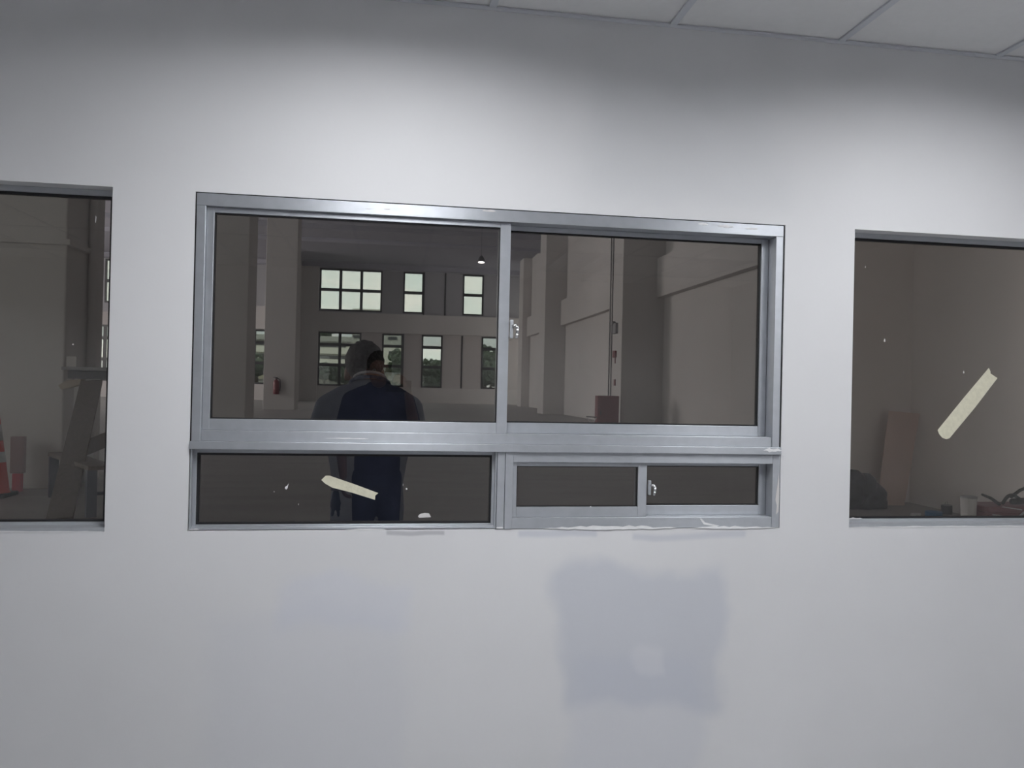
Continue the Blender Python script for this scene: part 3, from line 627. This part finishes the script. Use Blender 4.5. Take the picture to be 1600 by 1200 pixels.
# ------------------------------------------------------------------ people
def hand(b, wrist, direction, palm_n, thumb_side, curl=.5, L=.185):
    """palm and five fingers; direction = along the hand, palm_n = way the palm faces, thumb_side = lateral axis to the thumb"""
    w = Vector(wrist); d = Vector(direction).normalized(); n = Vector(palm_n); n = (n-d*n.dot(d)).normalized(); s = d.cross(n).normalized()
    if s.dot(Vector(thumb_side)) < 0: s = -s
    pl = L*.5
    for k in (-1, -.35, .35, 1): b.cap([(w+s*k*.018, .016), (w+d*pl+s*k*.030, .0125)], n=10)
    for k, (off, ln) in enumerate(((.031, .92), (.0105, 1.0), (-.0105, .94), (-.031, .74))):
        p = w+d*pl+s*off; a = curl*.5; seg = [L*.24*ln, L*.16*ln, L*.12*ln]; pts = [(p, .0095)]
        for q in range(3):
            v = d*math.cos(a)+n*math.sin(a); p = p+v*seg[q]; pts.append((p, .0088-.0009*q)); a += curl*.75
        b.cap(pts, n=10)
    p = w+d*pl*.25+s*.022; v1 = (d*.6+s*.7+n*.25).normalized(); v2 = (d*.85+s*.25+n*.45).normalized()
    b.cap([(p, .014), (p+v1*.042, .0125), (p+v1*.042+v2*.032, .0105), (p+v1*.042+v2*.058, .009)], n=10)
def make_person(x, y, label, tilt, hd, armL, armR, sh, shirtmat, collar, hairlen, curlL, curlR, sw=.185):
    """figure faces +y; hd = head centre (local), armL/R = (elbow, wrist, hand direction, palm normal, thumb side)"""
    o = Vector((x, y, 0)); t = thing('person', label, 'person', (x, y, 0))
    R = Matrix.Rotation(-tilt, 3, 'X')
    H = o+Vector(hd)
    def hp(v): return H+R @ Vector(v)
    b = B()
    b.ell(hp((0, -.012, .03)), .076, .096, .090, R); b.ell(hp((0, .012, -.035)), .064, .078, .085, R); b.ell(hp((0, .040, -.085)), .038, .040, .034, R)
    b.cap([(hp((0, .082, .015)), .010), (hp((0, .100, -.028)), .0135)], n=10); b.ell(hp((0, .088, -.070)), .024, .012, .006, R); b.ell(hp((0, .087, -.080)), .021, .012, .0065, R)
    b.ell(hp((0, .075, .026)), .052, .018, .010, R)
    for s in (-1, 1):
        b.ell(hp((s*.077, -.008, -.010)), .010, .020, .033, R); b.ell(hp((s*.041, .058, -.025)), .022, .024, .02, R)
    nb = o+Vector((0, -.035, sh+.045))
    b.cap([(nb, .062), (nb+Vector((0, .02, .05)), .056), (hp((0, -.02, -.06)), .054)], n=16)
    b.loft([(x, y-.01, .86, .13, .09), (x, y, 1.0, .13, .085), (x, y, sh-.15, .155, .095), (x, y-.015, sh, .14, .075), (x, y-.03, sh+.05, .06, .05)])
    for s, arm, cu in ((-1, armL, curlL), (1, armR, curlR)):
        S0 = o+Vector((s*sw, -.01, sh-.02)); E, W = o+Vector(arm[0]), o+Vector(arm[1])
        b.cap([(S0, .048), (S0.lerp(E, .5), .043), (E, .037), (E.lerp(W, .3), .038), (W, .026)], n=14)
        hand(b, W, arm[2], arm[3], arm[4], cu)
        hx = s*.085; b.cap([(o+Vector((hx, 0, .88)), .075), (o+Vector((hx*1.05, .01, .50)), .052), (o+Vector((hx*1.08, 0, .30)), .05), (o+Vector((hx*1.1, -.01, .09)), .036)], n=14)
        b.cap([(o+Vector((hx*1.1, -.02, .05)), .034), (o+Vector((hx*1.2, .14, .03)), .026)], n=12)
    remesh(b.obj('body', M['skin'], t), .0065, 4)
    for s in (-1, 1):
        B().ell(hp((s*.031, .074, .003)), .0125, .0085, .0085, R, 12).obj('eye', M['eye'], t, smooth=True)
        B().ell(hp((s*.031, .0805, .002)), .0055, .0035, .0055, R, 10).obj('iris', M['rubber'], t, smooth=True)
    # shirt
    b = B(); b.loft([(x, y, .885, .155, .112), (x, y, .97, .158, .112), (x, y, 1.08, .152, .108), (x, y, 1.20, .172, .118), (x, y-.005, sh-.10, .188, .122), (x, y-.015, sh-.02, .185, .105), (x, y-.03, sh+.045, .108, .086), (x, y-.036, sh+.078, .082, .078), (x, y-.037, sh+.098, .076, .074)], 36)
    for s, arm in ((-1, armL), (1, armR)):
        S0 = o+Vector((s*sw, -.01, sh-.03)); E = o+Vector(arm[0])
        b.cap([(o+Vector((s*.10, -.025, sh+.02)), .055), (S0, .064), (S0.lerp(E, .75), .056)], n=16)
    remesh(b.obj('shirt', M[shirtmat], t), .012, 5)
    if collar:
        b = B(); ring = []
        for k in range(25):
            a = 2*PI*k/24; ring.append(o+Vector((.068*math.cos(a), -.033+.066*math.sin(a)*1.02, sh+.098-.030*math.sin(a))))
        b.tube(ring, .0055, 8); b.obj('collar', M['collar'], t, smooth=True)
        b = B(); ring = []
        for k in range(25):
            a = 2*PI*k/24; ring.append(o+Vector((.082*math.cos(a), -.036+.076*math.sin(a), sh+.078-.03*math.sin(a))))
        b.tube(ring, .0075, 8); b.obj('collar_band', M[shirtmat], t, smooth=True)
    b = B(); b.loft([(x, y, .80, .150, .112), (x, y, .90, .150, .106), (x, y, .985, .142, .100)], 32)
    for s in (-1, 1):
        hx = s*.085; b.cap([(o+Vector((hx, 0, .86)), .088), (o+Vector((hx*1.05, .01, .50)), .070), (o+Vector((hx*1.08, 0, .30)), .066), (o+Vector((hx*1.1, -.005, .10)), .060)], n=18)
    remesh(b.obj('trousers', M['trouser'], t), .014, 4)
    for s in (-1, 1):
        hx = s*.085*1.15; b = B(); b.ell(o+Vector((hx, -.03, .055)), .045, .065, .05, n=16); b.ell(o+Vector((hx*1.06, .09, .040)), .046, .115, .036, n=16); b.box(x+hx-.038, x+hx+.038, y-.085, y+.16, .003, .03)
        remesh(b.obj('shoe', M['shoe'], t), .009, 3)
    b = B(); b.ell(hp((0, -.020, .042)), .083, .100, .092, R, 28); b.ell(hp((0, -.060, .002)), .070, .054, .062, R, 24)
    # carve the face side off
    cutp, cutn = hp((0, .058, .055)), R @ Vector((0, .80, -.60))
    bmesh.ops.bisect_plane(b.m, geom=b.m.verts[:]+b.m.edges[:]+b.m.faces[:], plane_co=cutp, plane_no=cutn, clear_outer=True)
    bmesh.ops.holes_fill(b.m, edges=[e for e in b.m.edges if e.is_boundary])
    h = remesh(b.obj('hair', M['hair'], t), .006, 2)
    dm = h.modifiers.new('strands', 'DISPLACE'); tx = bpy.data.textures.new('hair_tufts', 'CLOUDS'); tx.noise_scale = .018; tx.noise_depth = 2
    dm.texture = tx; dm.texture_coords = 'GLOBAL'; dm.strength = .013; dm.mid_level = .4
    return t
# man in the hall, back to the glass, looking down at what he holds in front
PX, PY = -.085, .95
make_person(PX, PY, 'person in dark shirt standing in the hall with back to the glass', .30, (-.026, .050, 1.552),
            ((-.235, .13, 1.235), (-.075, .335, 1.30), (.3, .85, .35), (.5, -.2, .3), (.1, -.3, 1)), ((.215, .13, 1.235), (.06, .335, 1.30), (-.3, .85, .35), (-.5, -.2, .3), (-.1, -.3, 1)),
            1.425, 'shirt', True, 0, .9, .9, sw=.168)
o = B().box(PX-.075, PX+.065, PY+.40, PY+.412, 1.315, 1.39).obj('phone', M['phone'], bevel=.004); tag(o, 'phone held in front of the person standing in the hall', 'phone')
# photographer inside the office: only mirrored in the glass; the phone he holds is where the picture is taken from
QX, QY = -.075, -2.93
make_person(QX, QY, 'person in navy polo holding up a phone, seen only as a dark reflection', .06, (0, .03, 1.598),
            ((-.255, -.02, 1.135), (-.225, .05, .875), (.0, .12, -1), (1, .1, 0), (0, 1, 0)), ((.24, .14, 1.225), (.190, .318, 1.465), (-.25, .75, .65), (-.7, .0, -.1), (0, -.4, .9)),
            1.42, 'shirt2', False, 0, .9, 1.1)
t = thing('work_gloves', 'dark work gloves hanging from the mirrored person\'s lowered hand', 'gloves', (QX-.25, QY+.10, .70))
b = B(); gx, gy = QX-.268, QY+.085
b.ell((gx, gy, .735), .026, .05, .055); b.ell((gx-.012, gy+.01, .69), .022, .045, .045); b.ell((gx+.012, gy-.01, .69), .022, .045, .045)
for q in (-1, 1):
    for k in range(4): b.cap([((gx+.012*q, gy-.03+.02*k, .68), .011), ((gx+.020*q, gy-.036+.024*k, .615+.01*(k % 2)), .0095)], n=10)
    b.cap([((gx+.014*q, gy+.04*q, .70), .012), ((gx+.028*q, gy+.07*q, .665), .010)], n=10)
remesh(b.obj('glove', M['glove'], t), .006, 3)
B().box(gx-.035, gx+.035, gy-.045, gy+.045, .785, .80).obj('cuff', M['glovecuff'], t, bevel=.006)
t = thing('phone', 'phone held up sideways by the mirrored person', 'phone', (.05, -2.53, 1.5))
B().box(-.025, .135, -2.535, -2.525, 1.455, 1.530).obj('body', M['phone'], t, bevel=.003)
B().cyl((0, -2.5235, 1.5), (0, -2.5252, 1.5), .007, n=16).obj('lens', M['chrome'], t)

# ------------------------------------------------------------------ light
W = bpy.data.worlds.new('sky'); S.world = W; W.use_nodes = True; N = W.node_tree.nodes; L = W.node_tree.links
bg = N['Background']; tc = N.new('ShaderNodeTexCoord'); mp = N.new('ShaderNodeMapping'); mp.inputs['Scale'].default_value = (6, 6, 14); L.new(tc.outputs['Generated'], mp.inputs['Vector'])
no = N.new('ShaderNodeTexNoise'); no.inputs['Scale'].default_value = 2.2; no.inputs['Detail'].default_value = 5; L.new(mp.outputs[0], no.inputs['Vector'])
r = N.new('ShaderNodeValToRGB'); r.color_ramp.elements[0].position = .35; r.color_ramp.elements[1].position = .68
r.color_ramp.elements[0].color = (.74, .86, .80, 1); r.color_ramp.elements[1].color = (1.0, .98, .90, 1)
L.new(no.outputs['Fac'], r.inputs['Fac']); L.new(r.outputs['Color'], bg.inputs['Color']); bg.inputs['Strength'].default_value = 1.8
# lamps added in unseen openings of the hall's long side, standing in for daylight
for y0, y1, pw in ((4, 20, 45), (22, 38, 60), (40, 54, 370)):
    area('added_opening_lamp', (HX0+.05, (y0+y1)/2, 5.65), (0, -PI/2, 0), 9.7, y1-y0, pw*(y1-y0), (1.0, .955, .935))

area('added_opening_lamp', (HX1-.05, 63.8, 5.2), (0, PI/2, 0), 8.0, 4.4, 110, (1.0, .955, .935))  # added lamp, unseen opening: brightens the right end of the far wall
area('added_opening_lamp', (5.7, .22, 1.6), (PI/2, 0, PI), 2.2, 2.6, 115, (1.0, .945, .92))  # added lamp in a made-up opening, brightens the near partition
area('added_opening_lamp', (-14, .22, 3.6), (PI/2, 0, PI), 12, 5.0, 330, (1.0, .955, .935))  # added lamp in a made-up opening, lights the near left column

# ------------------------------------------------------------------ camera
f_px = 1230.5
Fv = Vector((.15309393, .98820093, .00459998)); Rv = Vector((.98795451, -.15315862, .02209797)); Uv = Vector((-.02254176, -.00116151, .99974523))
cam = bpy.data.cameras.new('camera'); co = bpy.data.objects.new('camera', cam); COL.objects.link(co)
cam.sensor_fit = 'HORIZONTAL'; cam.sensor_width = 36.0; cam.lens = f_px/1600*36.0; cam.clip_start = .02; cam.clip_end = 1000
co.matrix_world = Matrix(((Rv.x, Uv.x, -Fv.x, 0), (Rv.y, Uv.y, -Fv.y, -2.5), (Rv.z, Uv.z, -Fv.z, 1.5), (0, 0, 0, 1)))
S.camera = co
S.view_settings.view_transform = 'Standard'; S.view_settings.look = 'None'; S.view_settings.gamma = 1.0; S.view_settings.exposure = 0.0
try: S.view_settings.use_curve_mapping = False
except Exception: pass
S.cycles.max_bounces = 14; S.cycles.diffuse_bounces = 6; S.cycles.glossy_bounces = 6; S.cycles.transparent_max_bounces = 24
S.cycles.use_denoising = True
S.cycles.sample_clamp_indirect = 6.0
